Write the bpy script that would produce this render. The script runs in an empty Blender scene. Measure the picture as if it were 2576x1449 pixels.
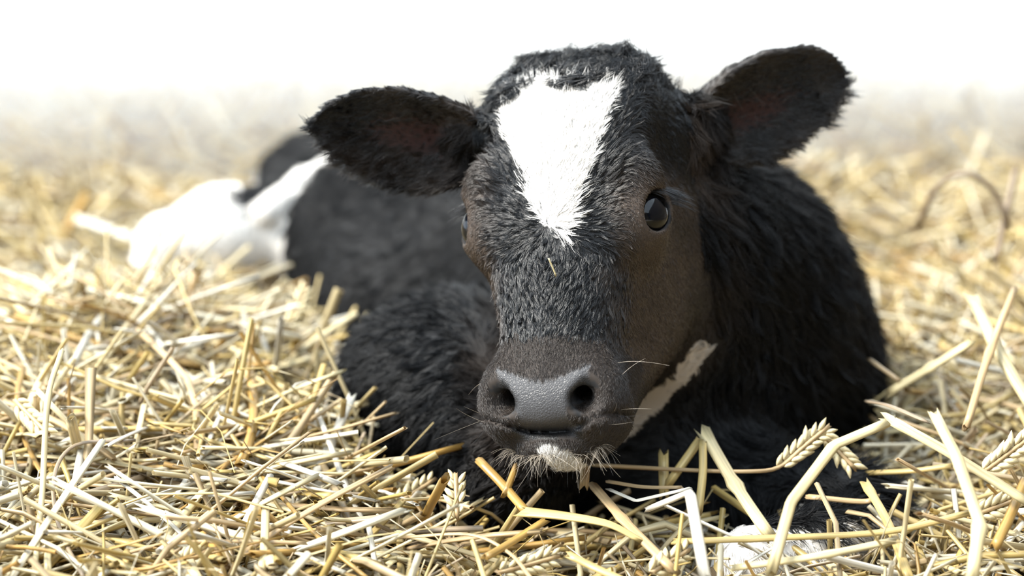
import bpy, math, random
import numpy as np
from mathutils import Vector, Matrix, kdtree

# ------------------------------------------------------------------ camera, world, sun, exposure
scene = bpy.context.scene
COL = scene.collection
CAM = np.array([0.0, -1.48, 0.42])
PITCH = math.radians(9.0)
FPX = 70.0 / 36.0 * 2576
cam_d = bpy.data.cameras.new('camera')
cam_d.lens = 70.0
cam_d.sensor_width = 36.0
cam_d.clip_start = 0.05
cam_d.dof.use_dof = True
cam_d.dof.focus_distance = 1.425
cam_d.dof.aperture_fstop = 2.9
cam = bpy.data.objects.new('camera', cam_d)
cam.location = CAM
cam.rotation_euler = (math.pi / 2 - PITCH, 0, 0)
COL.objects.link(cam)
scene.camera = cam

world = bpy.data.worlds.new('overcast_sky')
world.use_nodes = True
scene.world = world
bg = world.node_tree.nodes['Background']
bg.inputs['Color'].default_value = (0.75, 0.875, 1.0, 1)
bg.inputs['Strength'].default_value = 1.0
sun_d = bpy.data.lights.new('hazy_sun', 'SUN')
sun_d.energy = 2.9
sun_d.angle = math.radians(22)
sun_d.color = (1.0, 0.96, 0.88)
sun = bpy.data.objects.new('hazy_sun', sun_d)
sun.rotation_euler = Vector((0.72, 0.22, -0.80)).to_track_quat('-Z', 'Y').to_euler()
sun.location = (-3, -1, 3)
COL.objects.link(sun)
scene.view_settings.view_transform = 'Standard'
scene.view_settings.look = 'None'
scene.view_settings.gamma = 1.0
scene.view_settings.exposure = 1.96
scene.cycles.use_denoising = True
scene.cycles.max_bounces = 8
scene.cycles.diffuse_bounces = 4

rng = np.random.default_rng(7)
random.seed(7)

# ------------------------------------------------------------------ helpers
AX_R = np.array([1.0, 0, 0])
AX_F = np.array([0, math.cos(PITCH), -math.sin(PITCH)])
AX_U = np.array([0, math.sin(PITCH), math.cos(PITCH)])
AX_B = -AX_F


def at(px, py, Y):
    """The point at distance Y (metres behind the calf's brow) along a direction of view."""
    d = AX_F + AX_R * ((px - 1288) / FPX) + AX_U * ((724.5 - py) / FPX)
    return CAM + d * ((Y - CAM[1]) / d[1])


def smin(a, b, k):
    h = np.maximum(k - np.abs(a - b), 0) / k
    return np.minimum(a, b) - h * h * k * 0.25


def smax(a, b, k):
    h = np.maximum(k - np.abs(a - b), 0) / k
    return np.maximum(a, b) + h * h * k * 0.25


def sstep(a, b, x):
    t = np.clip((x - a) / (b - a), 0, 1)
    return t * t * (3 - 2 * t)


_nz = np.random.default_rng(3)
_NK = [(_nz.normal(size=3), _nz.uniform(0, 6.28)) for _ in range(40)]


def noise(p, freq, s=0):
    """Smooth noise of about -1..1 at points p (n,3)."""
    v = 0
    for i in range(6):
        k, ph = _NK[(s * 6 + i) % 40]
        v = v + np.sin(p @ (k * freq) + ph + 1.7 * s)
    return v / 3.0


def srgb(r, g, b):
    f = lambda c: (c / 255 / 12.92) if c <= 10 else ((c / 255 + 0.055) / 1.055) ** 2.4
    return np.array([f(r), f(g), f(b)])


def link(o, parent=None):
    COL.objects.link(o)
    if parent is not None:
        o.parent = parent
    return o


def mesh_obj(name, V, F, mat, parent=None, smooth=True):
    me = bpy.data.meshes.new(name)
    V = np.asarray(V, float)
    me.from_pydata(V.tolist(), [], [tuple(int(i) for i in f) for f in F])
    if smooth:
        me.polygons.foreach_set('use_smooth', [True] * len(me.polygons))
    me.materials.append(mat)
    me.update()
    return link(bpy.data.objects.new(name, me), parent)


def new_mat(name):
    m = bpy.data.materials.new(name)
    m.use_nodes = True
    nt = m.node_tree
    return m, nt, nt.nodes['Principled BSDF']


def node(nt, kind, **kw):
    n = nt.nodes.new(kind)
    for k, v in kw.items():
        setattr(n, k, v)
    return n


# ------------------------------------------------------------------ calf: implicit body
HEAD_ALPHA, HEAD_YAW, HEAD_ROLL = math.radians(20), math.radians(18.5), math.radians(3.5)


def head_frame():
    def rot(axis, a):
        return np.array(Matrix.Rotation(a, 3, Vector(axis)))
    x, y, z = AX_R, AX_B, AX_U
    R1 = rot(AX_R, HEAD_ALPHA * -1)
    R2 = rot(AX_U, -HEAD_YAW)
    R3 = rot(AX_B, HEAD_ROLL)
    M = R3 @ R2 @ R1
    return M @ np.stack([x, y, z], 1)


HM = head_frame()                       # columns: head x (calf's left), y (out of the face), z (to the poll)
HO = at(1432, 555, 0.0)


def to_head(P):
    return (P - HO) @ HM


def from_head(Q):
    return np.asarray(Q) @ HM.T + HO


def _table(zs, *cols):
    zz = np.linspace(zs[0], zs[-1], 240)
    out = []
    ker = np.exp(-np.linspace(-2, 2, 21) ** 2)
    ker /= ker.sum()
    for c in cols:
        v = np.interp(zz, zs, c)
        v = np.convolve(np.pad(v, 10, mode='edge'), ker, 'valid')
        out.append(v)
    return zz, out


_ZT, (_TA, _TF, _TB) = _table(
    [-.176, -.164, -.148, -.125, -.10, -.07, -.035, 0, .035, .07, .10, .127, .146],
    [.022, .034, .042, .044, .046, .053, .061, .067, .070, .070, .066, .057, .032],
    [.004, .026, .040, .045, .046, .047, .048, .049, .048, .043, .031, .010, -.02],
    [-.02, -.035, -.045, -.05, -.055, -.065, -.075, -.085, -.09, -.09, -.09, -.08, -.06])


def ell(x, y, z, c, r):
    a, b, e = (x - c[0]) / r[0], (y - c[1]) / r[1], (z - c[2]) / r[2]
    k0 = np.sqrt(a * a + b * b + e * e) + 1e-9
    k1 = np.sqrt((a / r[0]) ** 2 + (b / r[1]) ** 2 + (e / r[2]) ** 2) + 1e-9
    return k0 * (k0 - 1) / k1


def rcone(x, y, z, a, b, r1, r2):
    d = np.subtract(b, a)
    t = np.clip(((x - a[0]) * d[0] + (y - a[1]) * d[1] + (z - a[2]) * d[2]) / (d @ d), 0, 1)
    return np.sqrt((x - a[0] - t * d[0]) ** 2 + (y - a[1] - t * d[1]) ** 2 + (z - a[2] - t * d[2]) ** 2) - (r1 + (r2 - r1) * t)


EYE_C = np.array([.0580, .011, -.007])
EYE_R = .0200
_e = np.array([.80, .58, .10]); EYE_N = _e / np.linalg.norm(_e)
_l = np.array([-.30, .20, -1.0]); _l = _l - EYE_N * (_l @ EYE_N); EYE_L = -_l / np.linalg.norm(_l)   # long axis of the lids, up
EYE_S = np.cross(EYE_N, EYE_L)


def head_sdf(x, y, z):
    ax = np.abs(x)
    a = np.interp(z, _ZT, _TA); f = np.interp(z, _ZT, _TF); b = np.interp(z, _ZT, _TB)
    c = (f + b) / 2; h = (f - b) / 2
    n = 2.5 + .7 * sstep(.05, .12, z)
    q = ((ax / a) ** n + (np.abs(y - c) / h) ** n) ** (1 / n)
    d = (q - 1) * np.minimum(a, h) * 0.9
    d = smax(d, np.maximum(z - .138, -.172 - z), .012)
    d = smin(d, ell(ax, y, z, (.043, -.068, -.022), (.027, .052, .066)), .03)       # cheek
    m = rcone(ax, y, z, (.010, -.006, -.160), (.026, -.052, -.105), .021, .025)
    m = np.minimum(m, rcone(ax, y, z, (.026, -.052, -.105), (.040, -.100, -.025), .025, .030))
    d = smin(d, m, .03)                                                            # lower jaw
    d = smin(d, ell(ax, y, z, (.056, .012, -.004), (.022, .028, .034)), .02)         # eye socket rim
    d = smin(d, ell(ax, y, z, (.053, .024, .024), (.018, .016, .016)), .02)         # brow
    d = smin(d, ell(ax, y, z, (.032, .020, -.143), (.022, .027, .030)), .014)       # nostril wing
    d = smin(d, ell(ax, y, z, (.029, .004, -.153), (.023, .032, .018)), .012)       # lip
    d = smin(d, ell(x, y, z, (0, .030, -.146), (.028, .017, .024)), .012)           # nose pad
    d = smin(d, ell(x, y, z, (0, .004, -.178), (.028, .023, .012)), .008)           # chin
    # mouth line
    zm = -.1700 + 5.0 * ax * ax - .08 * np.minimum(y - .03, 0)
    d = d + .0055 * np.exp(-((z - zm) / .0019) ** 2) * sstep(-.03, .0, y)
    # nostril: a comma opening outward and forward
    g = rcone(ax, y, z, (.0355, .050, -.130), (.0330, .049, -.142), .0028, .0058)
    g = np.minimum(g, rcone(ax, y, z, (.0330, .049, -.142), (.0285, .047, -.154), .0060, .0086))
    g = np.minimum(g, rcone(ax, y, z, (.0285, .047, -.154), (.0225, .047, -.1605), .0080, .0052))
    g = np.minimum(g, rcone(ax, y, z, (.0285, .040, -.152), (.022, .012, -.132), .0085, .006))
    d = smax(d, -g, .003)
    d = smax(d, -ell(ax, y, z, (.0365, .049, -.152), (.0105, .013, .0125)), .008)
    # hollow below the cheekbone
    d = smax(d, -ell(ax, y, z, (.084, .018, -.088), (.029, .030, .040)), .025)
    # temple
    d = smax(d, -ell(ax, y, z, (.088, -.005, .052), (.020, .030, .026)), .02)
    # rim of the nostril
    # eye: lids around a socket
    ex, ey, ez = ax - EYE_C[0], y - EYE_C[1], z - EYE_C[2]
    w = ex * EYE_N[0] + ey * EYE_N[1] + ez * EYE_N[2]
    l = ex * EYE_L[0] + ey * EYE_L[1] + ez * EYE_L[2]
    s = ex * EYE_S[0] + ey * EYE_S[1] + ez * EYE_S[2]
    rho = np.sqrt((l / .0190) ** 2 + (s / .0142) ** 2)
    ww = w - (.0158 - .25 * (l * l + s * s) / .0200)
    lid = np.sqrt(((rho - 1) * .0160) ** 2 + ww ** 2) - .0036
    d = smin(d, lid, .008)
    hole = np.maximum((rho - .90) * .014, -w)
    d = smax(d, -hole, .003)
    ball = np.sqrt(ex * ex + ey * ey + ez * ez) - EYE_R + .0015
    d = np.minimum(d, ball)
    return d


class Ear:
    def __init__(self, base, tip, up_t, up_h, lo_t, lo_h, nrm):
        self.b = base
        self.L = np.linalg.norm(tip - base)
        self.u = (tip - base) / self.L
        n = nrm - self.u * (nrm @ self.u)
        self.n = n / np.linalg.norm(n)
        self.v = np.cross(self.n, self.u)
        if self.v @ AX_U < 0:
            self.v = -self.v
        tt = np.linspace(-.3, 1.0, 260)
        ker = np.exp(-np.linspace(-2, 2, 25) ** 2); ker /= ker.sum()
        sm = lambda a: np.convolve(np.pad(a, 12, mode='edge'), ker, 'valid')
        self.tt = tt
        self.hu = sm(np.interp(tt, up_t, up_h)); self.hl = sm(np.interp(tt, lo_t, lo_h))

    def local(self, x, y, z):
        x, y, z = x - self.b[0], y - self.b[1], z - self.b[2]
        f = lambda a: x * a[0] + y * a[1] + z * a[2]
        return f(self.u), f(self.v), f(self.n)

    def cup(self, u, s):
        t = np.clip(u / self.L, 0, 1)
        return -.026 * (1 - s * s) * (1 - .75 * t) + .006 * s * s * (1 - t)

    def sdf(self, x, y, z):
        u, v, w = self.local(x, y, z)
        t = u / self.L
        hu = np.interp(t, self.tt, self.hu); hl = np.interp(t, self.tt, self.hl)
        s = np.where(v > 0, v / hu, v / hl)
        sc = np.clip(s, -1.3, 1.3)
        edge = np.maximum((np.abs(s) - 1) * np.where(v > 0, hu, hl) * .75, (t - 1) * self.L)
        edge = np.maximum(edge, -u - .006)
        th = .0030 + .005 * np.clip(1 - t * 1.6, 0, 1)
        sheet = np.abs(w - self.cup(u, sc)) * .8 - th
        return smax(sheet, edge, .004)


EAR_R = Ear(at(1775, 325, .085), at(2134, 196, .10),
            [-.3, 0, .1, .23, .51, .81, .93, 1.0], [.02, .026, .034, .042, .046, .037, .024, .004],
            [-.3, 0, .12, .32, .53, .78, .92, 1.0], [.02, .026, .034, .041, .039, .029, .016, .003],
            np.array([0.10, -.95, -.25]))
EAR_L = Ear(at(1195, 360, .045), at(783, 312, .03),
            [-.3, 0, .1, .25, .5, .75, .9, 1.0], [.02, .022, .029, .034, .038, .032, .020, .003],
            [-.3, 0, .12, .25, .5, .75, .9, 1.0], [.02, .026, .036, .041, .042, .030, .015, .003],
            np.array([0.05, -.95, -.25]))

# world-space body primitives: (kind, args, blend)
BODY = []


def E(c, r, k=.05):
    BODY.append(('e', (np.array(c), np.array(r)), k))


def C(a, b, r1, r2, k=.04):
    BODY.append(('c', (np.array(a), np.array(b), r1, r2), k))


# neck and throat
C(from_head((0, -.07, .03)), at(1775, 720, .22), .078, .118, .04)
C(from_head((0, -.10, -.03)), at(1740, 960, .20), .055, .10, .05)
# shoulder and chest
E(at(1845, 940, .30), (.132, .14, .148), .06)
E(at(1550, 1040, .24), (.150, .13, .115), .06)
# near shoulder and folded foreleg beside the muzzle
E(at(1120, 975, .20), (.090, .13, .078), .05)
C(at(1130, 1000, .16), at(1290, 1190, .03), .075, .05, .05)
# barrel
C(at(1540, 860, .48), at(1060, 640, .86), .155, .150, .08)
# rump and haunch
E(at(815, 500, .98), (.088, .13, .082), .05)
C(at(1010, 820, .62), at(960, 640, .80), .10, .10, .06)
# hind leg, white
C(at(730, 560, .86), at(560, 585, .84), .046, .048, .04)
C(at(560, 580, .84), at(420, 610, .82), .046, .030, .03)
C(at(410, 610, .82), at(356, 712, .78), .026, .020, .02)
# tail laid over the thigh
C(at(850, 405, .84), at(760, 455, .82), .010, .011, .010)
C(at(760, 455, .82), at(670, 530, .80), .011, .015, .012)
# front leg folded under the chest: forearm, knee, shank, pastern
C(at(1760, 1235, .14), at(2120, 1285, .02), .048, .034, .035)
E(at(2165, 1290, .015), (.029, .030, .030), .02)
C(at(2170, 1315, .0), at(2060, 1370, -.05), .027, .022, .02)
C(at(2060, 1370, -.05), at(1890, 1405, -.07), .022, .024, .02)
C(at(1500, 1180, .14), at(1780, 1240, .10), .07, .05, .05)


def body_prim(b, x, y, z):
    if b[0] == 'e':
        return ell(x, y, z, *b[1])
    return rcone(x, y, z, *b[1])


def prim_box(b):
    if b[0] == 'e':
        c, r = b[1]
        return c - r, c + r
    a, e, r1, r2 = b[1]
    r = max(r1, r2)
    return np.minimum(a, e) - r, np.maximum(a, e) + r


def headw(x, y, z):
    x, y, z = x - HO[0], y - HO[1], z - HO[2]
    f = lambda a: x * a[0] + y * a[1] + z * a[2]
    return head_sdf(f(HM[:, 0]), f(HM[:, 1]), f(HM[:, 2]))


def ear_root(side, x, y, z):
    e = EAR_R if side > 0 else EAR_L
    return rcone(x, y, z, from_head((side * .050, -.045, .082)), e.b + e.u * .004 - e.n * .016, .030, .018)


def calf_sdf(P):
    x, y, z = P[:, 0], P[:, 1], P[:, 2]
    d = np.full(len(P), 1.0)
    for b in BODY:
        d = smin(d, body_prim(b, x, y, z), b[2])
    d = smin(d, ear_root(1, x, y, z), .02); d = smin(d, ear_root(-1, x, y, z), .02)
    d = smin(d, headw(x, y, z), .018)
    for e in (EAR_R, EAR_L):
        d = smin(d, e.sdf(x, y, z), .010)
    return d


def axis(lo, hi, f0, f1, fine, coarse):
    n1 = max(1, int((f0 - lo) / coarse)); n2 = int((f1 - f0) / fine); n3 = max(1, int((hi - f1) / coarse))
    return np.concatenate([np.linspace(lo, f0, n1, endpoint=False), np.linspace(f0, f1, n2, endpoint=False), np.linspace(f1, hi, n3)])


def surface_nets(F, ax):
    ins = F < 0
    c = [ins[i:ins.shape[0] - 1 + i, j:ins.shape[1] - 1 + j, k:ins.shape[2] - 1 + k] for i in (0, 1) for j in (0, 1) for k in (0, 1)]
    s = np.zeros(c[0].shape, np.uint8)
    for a in c:
        s += a
    I, J, K = np.nonzero((s > 0) & (s < 8))
    vid = np.full(s.shape, -1, np.int32)
    vid[I, J, K] = np.arange(len(I))
    acc = np.zeros((len(I), 3)); cnt = np.zeros(len(I))
    corner = [(i, j, k) for i in (0, 1) for j in (0, 1) for k in (0, 1)]
    for p in range(8):
        for q in range(p + 1, 8):
            A, B = corner[p], corner[q]
            if sum(abs(A[t] - B[t]) for t in range(3)) != 1:
                continue
            fa = F[I + A[0], J + A[1], K + A[2]]; fb = F[I + B[0], J + B[1], K + B[2]]
            m = (fa < 0) != (fb < 0)
            t = np.where(m, fa / np.where(m, fa - fb, 1), 0)
            pa = np.stack([ax[0][I + A[0]], ax[1][J + A[1]], ax[2][K + A[2]]], 1)
            pb = np.stack([ax[0][I + B[0]], ax[1][J + B[1]], ax[2][K + B[2]]], 1)
            acc += np.where(m[:, None], pa + (pb - pa) * t[:, None], 0); cnt += m
    V = acc / cnt[:, None]
    quads = []
    for d in range(3):
        e1, e2 = (d + 1) % 3, (d + 2) % 3
        sl0 = [slice(1, -1)] * 3; sl1 = [slice(1, -1)] * 3
        sl0[d] = slice(0, -1); sl1[d] = slice(1, None)
        a, b = ins[tuple(sl0)], ins[tuple(sl1)]
        idx = np.stack(np.nonzero(a != b), 1)
        off = np.array([1, 1, 1]); off[d] = 0
        idx = idx + off
        fl = ins[idx[:, 0], idx[:, 1], idx[:, 2]]
        def cell(o1, o2):
            k = idx.copy(); k[:, e1] -= o1; k[:, e2] -= o2
            return vid[k[:, 0], k[:, 1], k[:, 2]]
        q = np.stack([cell(1, 1), cell(0, 1), cell(0, 0), cell(1, 0)], 1)
        q[~fl] = q[~fl][:, ::-1]
        quads.append(q)
    return V, np.concatenate(quads)


def build_body():
    gx = axis(-.50, .36, -.165, .275, .0026, .0075)
    gy = axis(-.18, 1.22, -.10, .15, .0026, .0085)
    gz = axis(-.12, .42, .02, .385, .0026, .0075)
    ax = (gx, gy, gz)
    F = np.full((len(gx), len(gy), len(gz)), 1.0, np.float32)

    def apply(fn, lo, hi, k):
        m = k + .03
        s = []
        for d in range(3):
            i0 = max(0, np.searchsorted(ax[d], lo[d] - m) - 1); i1 = min(len(ax[d]), np.searchsorted(ax[d], hi[d] + m) + 1)
            s.append(slice(i0, i1))
        X = gx[s[0]][:, None, None]; Y = gy[s[1]][None, :, None]; Z = gz[s[2]][None, None, :]
        dd = fn(X, Y, Z)
        F[tuple(s)] = smin(F[tuple(s)], dd, k)
    for b in BODY:
        lo, hi = prim_box(b)
        apply(lambda x, y, z: body_prim(b, x, y, z), lo, hi, b[2])
    for sd in (1, -1):
        e = EAR_R if sd > 0 else EAR_L
        pts = np.stack([from_head((sd * .050, -.045, .082)), e.b])
        apply(lambda x, y, z: ear_root(sd, x, y, z), pts.min(0) - .03, pts.max(0) + .03, .02)
    hb = np.array([from_head((i, j, k)) for i in (-.09, .09) for j in (-.135, .06) for k in (-.19, .135)])
    apply(headw, hb.min(0), hb.max(0), .018)
    for e in (EAR_R, EAR_L):
        eb = np.array([e.b + e.u * i + e.v * j + e.n * k for i in (-.01, e.L) for j in (-.05, .05) for k in (-.03, .01)])
        apply(e.sdf, eb.min(0), eb.max(0), .010)
    V, Q = surface_nets(F, ax)
    # pull the points onto the surface
    h = .0008
    for _ in range(2):
        f = calf_sdf(V)
        g = np.stack([calf_sdf(V + np.eye(3)[i] * h) - f for i in range(3)], 1) / h
        n2 = (g * g).sum(1) + 1e-6
        step = np.clip(f / n2, -.002, .002)
        V = V - g * (step * (np.abs(f) < .006))[:, None]
    return V, Q

# ------------------------------------------------------------------ calf: coat colours (true coat pattern, in the head's own frame)
BLACK = np.array([.0028, .0029, .0034]); BROWN = np.array([.043, .030, .0215]); WHITE = np.array([.74, .71, .67])
PAD = np.array([.042, .041, .043]); PINK = np.array([.026, .0075, .0055])
BLAZE = np.array([(-.0534, .0840), (-.0402, .0910), (-.029, .0990), (-.0163, .1040), (-.0015, .1020), (.0119, .0950), (.0234, .0910), (.0415, .0930),
                  (.0388, .0766), (.0337, .0521), (.0294, .0319), (.0243, .016), (.0193, -.0027), (.0163, -.0164), (.0105, -.0328), (.0055, -.0295), (-.0023, -.0199),
                  (-.0102, -.01), (-.0191, .0129), (-.0285, .0336), (-.0399, .0601)])
JAW = (np.array([.086, .074, .058]), np.array([.147, .054, .126]))


def in_poly(px, pz, poly):
    r = np.zeros(len(px), bool)
    n = len(poly)
    for i in range(n):
        x1, y1 = poly[i]; x2, y2 = poly[(i + 1) % n]
        c = ((y1 > pz) != (y2 > pz)) & (px < (x2 - x1) * (pz - y1) / (y2 - y1 + 1e-12) + x1)
        r ^= c
    return r


HIND_A, HIND_B = at(700, 570, .86), at(400, 620, .82)


def seg_dist(P, a, b):
    d = b - a
    t = np.clip(((P - a) @ d) / (d @ d), 0, 1)
    return np.linalg.norm(P - a - t[:, None] * d, axis=1)


def regions(P, N):
    """Masks of the coat at points P with normals N."""
    Q = to_head(P); x, y, z = Q.T
    nf = N @ HM[:, 1]
    dh = head_sdf(x, y, z)
    head = dh < .010
    r = {'Q': Q, 'head': head}
    earf = []
    for e in (EAR_R, EAR_L):
        u, v, w = e.local(P[:, 0], P[:, 1], P[:, 2])
        earf.append((e.sdf(P[:, 0], P[:, 1], P[:, 2]) < .004) & (u > .004) & ~(dh < .002))
    r['ear_r'], r['ear_l'] = earf
    ear = earf[0] | earf[1]
    head = head & ~ear
    jx = x + .003 * noise(P, 700, 1); jz = z + .003 * noise(P, 700, 2)
    r['blaze'] = head & in_poly(jx, jz, BLAZE) & (y > -.06) & (nf > -.2)
    pw = np.interp(z, [-.174, -.168, -.162, -.154, -.145, -.137, -.130], [.026, .022, .0175, .0205, .0275, .033, .035])
    hi = np.interp(np.abs(x), [0, .008, .02, .033, .036], [-.139, -.137, -.1325, -.127, -.123])
    r['pad'] = head & (np.abs(x) < pw) & (z < hi + .0012 * noise(P, 900, 3)) & (z > -.1685) & (y > .020)
    ns = np.minimum(np.linalg.norm(np.stack([np.abs(x) - .0270, y - .045, z + .155], 1), axis=1), np.linalg.norm(np.stack([np.abs(x) - .033, y - .047, z + .142], 1), axis=1))
    r['nostril'] = head & (ns < .0105) & (y < .05)
    r['lip'] = head & (z < -.166) & (z > -.1755) & (y > .012) & (np.abs(x) < .026)
    r['muzzle'] = head & (z < -.104 + .004 * noise(P, 200, 4)) & (y > -.03)
    r['chin'] = head & (((x - .009) / .017) ** 2 + ((z + .1885) / .0075 + (x - .009) / .03) ** 2 + .35 * noise(P, 400, 24) < 1) & (y > -.012)
    side = sstep(.030, .066, np.abs(x) + .30 * (.03 - y) + .006 * noise(P, 110, 25)) * sstep(.062, .012, z + .01 * noise(P, 60, 26)) * sstep(-.15, -.09, z)
    r['brown'] = np.where(head, np.clip(side + .35 * noise(P, 45, 5) * side, 0, 1) * sstep(-.115, -.06, y + .012 * noise(P, 80, 29)), np.clip(.45 * sstep(.05, .005, dh) * (1 + .8 * noise(P, 50, 30)), 0, 1))
    r['brown'] = np.where(head, np.maximum(r['brown'], .35 * side), r['brown'])
    # pale streak along the throat edge of the jaw on the calf's left
    r['jaw'] = (seg_dist(P, JAW[0], JAW[1]) < .0100 + .0012 * noise(P, 200, 6)) & ~ear
    A, B = at(850, 405, .84), at(670, 530, .80)
    zl = A[2] + (P[:, 0] - A[0]) * (B[2] - A[2]) / (B[0] - A[0])
    hind = (P[:, 1] > .5) & ((P[:, 0] < at(622, 560, .85)[0] + .010 * noise(P, 40, 7)) | ((P[:, 0] < at(735, 560, .85)[0]) & (P[:, 2] < zl + .004)))
    tail = (seg_dist(P, A, at(760, 455, .82)) < .0135) | (seg_dist(P, at(760, 455, .82), B) < .0175)
    sock = (seg_dist(P, at(2170, 1340, -.01), at(1880, 1410, -.07)) < .048) & (P[:, 1] < .03) & (P[:, 2] < .018 + .003 * noise(P, 200, 8))
    r['white_leg'] = hind | tail | sock
    r['eye'] = np.linalg.norm(np.stack([np.abs(x), y, z], 1) - EYE_C, axis=1)
    return r


def coat_colour(P, N, r):
    n = len(P)
    col = np.tile(BLACK, (n, 1)) * (1 + .25 * noise(P, 90, 9))[:, None]
    b = r['brown'][:, None]
    col = col * (1 - b) + BROWN * b
    ear = r['ear_r'] | r['ear_l']
    eb = (ear * (.35 + .3 * noise(P, 70, 10)))[:, None].clip(0, 1)
    col = col * (1 - eb) + BROWN * .7 * eb
    m = r['muzzle'] & ~r['pad']
    col[m] = BROWN * .5 + PAD * .18
    for k in ('blaze', 'white_leg'):
        col[r[k]] = WHITE
    col[r['chin']] = WHITE * .85
    col[r['jaw']] = np.array([.46, .40, .33])
    return col


BV, BQ = build_body()
me = bpy.data.meshes.new('body')
me.from_pydata(BV.tolist(), [], BQ.tolist())
me.polygons.foreach_set('use_smooth', [True] * len(me.polygons))
me.update()
BN = np.empty(len(BV) * 3); me.vertices.foreach_get('normal', BN); BN = BN.reshape(-1, 3)
reg = regions(BV, BN)
bc = coat_colour(BV, BN, reg)
bc[reg['pad']] = PAD
bc[reg['lip'] & ~reg['pad']] = (.016, .015, .015)
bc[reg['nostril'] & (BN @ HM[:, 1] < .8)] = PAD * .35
for e, k in ((EAR_R, 'ear_r'), (EAR_L, 'ear_l')):
    u, v, w = e.local(*BV.T)
    inner = reg[k] & (BN @ e.n > .1)
    wgt = (inner * np.exp(-((u - .35 * e.L) / (.32 * e.L)) ** 2 - ((v + .004) / .017) ** 2))[:, None]
    bc = bc * (1 - wgt) + PINK * wgt
near_eye = (reg['head'] & (reg['eye'] < EYE_R + .0035))
bc[near_eye] = (.006, .005, .005)
att = me.attributes.new('coat', 'FLOAT_COLOR', 'POINT')
att.data.foreach_set('color', np.concatenate([bc, np.ones((len(bc), 1))], 1).ravel())
att = me.attributes.new('bare', 'FLOAT', 'POINT')
bare = (reg['pad'] | reg['lip']).astype(float)
att.data.foreach_set('value', bare)

m_skin, nt, bs = new_mat('calf_skin')
a1 = node(nt, 'ShaderNodeAttribute', attribute_name='coat')
nt.links.new(a1.outputs['Color'], bs.inputs['Base Color'])
a2 = node(nt, 'ShaderNodeAttribute', attribute_name='bare')
mr = node(nt, 'ShaderNodeMapRange')
mr.inputs['To Min'].default_value = .75; mr.inputs['To Max'].default_value = .42
nt.links.new(a2.outputs['Fac'], mr.inputs['Value']); nt.links.new(mr.outputs['Result'], bs.inputs['Roughness'])
bs.inputs['Specular IOR Level'].default_value = .3
tc = node(nt, 'ShaderNodeTexCoord')
vo = node(nt, 'ShaderNodeTexVoronoi', feature='DISTANCE_TO_EDGE')
vo.inputs['Scale'].default_value = 600
nt.links.new(tc.outputs['Object'], vo.inputs['Vector'])
ml = node(nt, 'ShaderNodeMath', operation='MULTIPLY')
sm_ = node(nt, 'ShaderNodeMapRange'); sm_.inputs['From Max'].default_value = .25
nt.links.new(vo.outputs['Distance'], sm_.inputs['Value'])
nt.links.new(sm_.outputs['Result'], ml.inputs[0]); nt.links.new(a2.outputs['Fac'], ml.inputs[1])
bp = node(nt, 'ShaderNodeBump'); bp.inputs['Strength'].default_value = .38; bp.inputs['Distance'].default_value = .0006
nt.links.new(ml.outputs[0], bp.inputs['Height']); nt.links.new(bp.outputs['Normal'], bs.inputs['Normal'])
me.materials.append(m_skin)

calf = bpy.data.objects.new('calf', None)
calf['label'] = 'black calf with a white forehead blaze, lying in the straw'
calf['category'] = 'calf'
link(calf)
body = link(bpy.data.objects.new('body', me), calf)

# ------------------------------------------------------------------ calf: fur
m_fur, nt, bs = new_mat('calf_fur')
a1 = node(nt, 'ShaderNodeAttribute', attribute_name='tint')
nt.links.new(a1.outputs['Color'], bs.inputs['Base Color'])
bs.inputs['Roughness'].default_value = .28
bs.inputs['Specular IOR Level'].default_value = .38
m_coat = m_fur.copy(); m_coat.name = 'calf_dry_coat'
bs2 = m_coat.node_tree.nodes['Principled BSDF']; bs2.inputs['Roughness'].default_value = .45; bs2.inputs['Specular IOR Level'].default_value = .18
scene.cycles_curves.shape = 'RIBBONS'
scene.cycles_curves.subdivisions = 2


def hair_object(name, pts, rad, col, mat, parent):
    n, k = pts.shape[:2]
    hc = bpy.data.hair_curves.new(name)
    hc.add_curves([k] * n)
    hc.attributes['position'].data.foreach_set('vector', pts.astype(np.float32).ravel())
    ra = hc.attributes.get('radius') or hc.attributes.new('radius', 'FLOAT', 'POINT')
    ra.data.foreach_set('value', rad.astype(np.float32).ravel())
    ca = hc.attributes.new('tint', 'FLOAT_COLOR', 'CURVE')
    ca.data.foreach_set('color', np.concatenate([col, np.ones((n, 1))], 1).astype(np.float32).ravel())
    hc.materials.append(mat)
    o = link(bpy.data.objects.new(name, hc), parent)
    o['kind'] = 'stuff'
    return o


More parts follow.
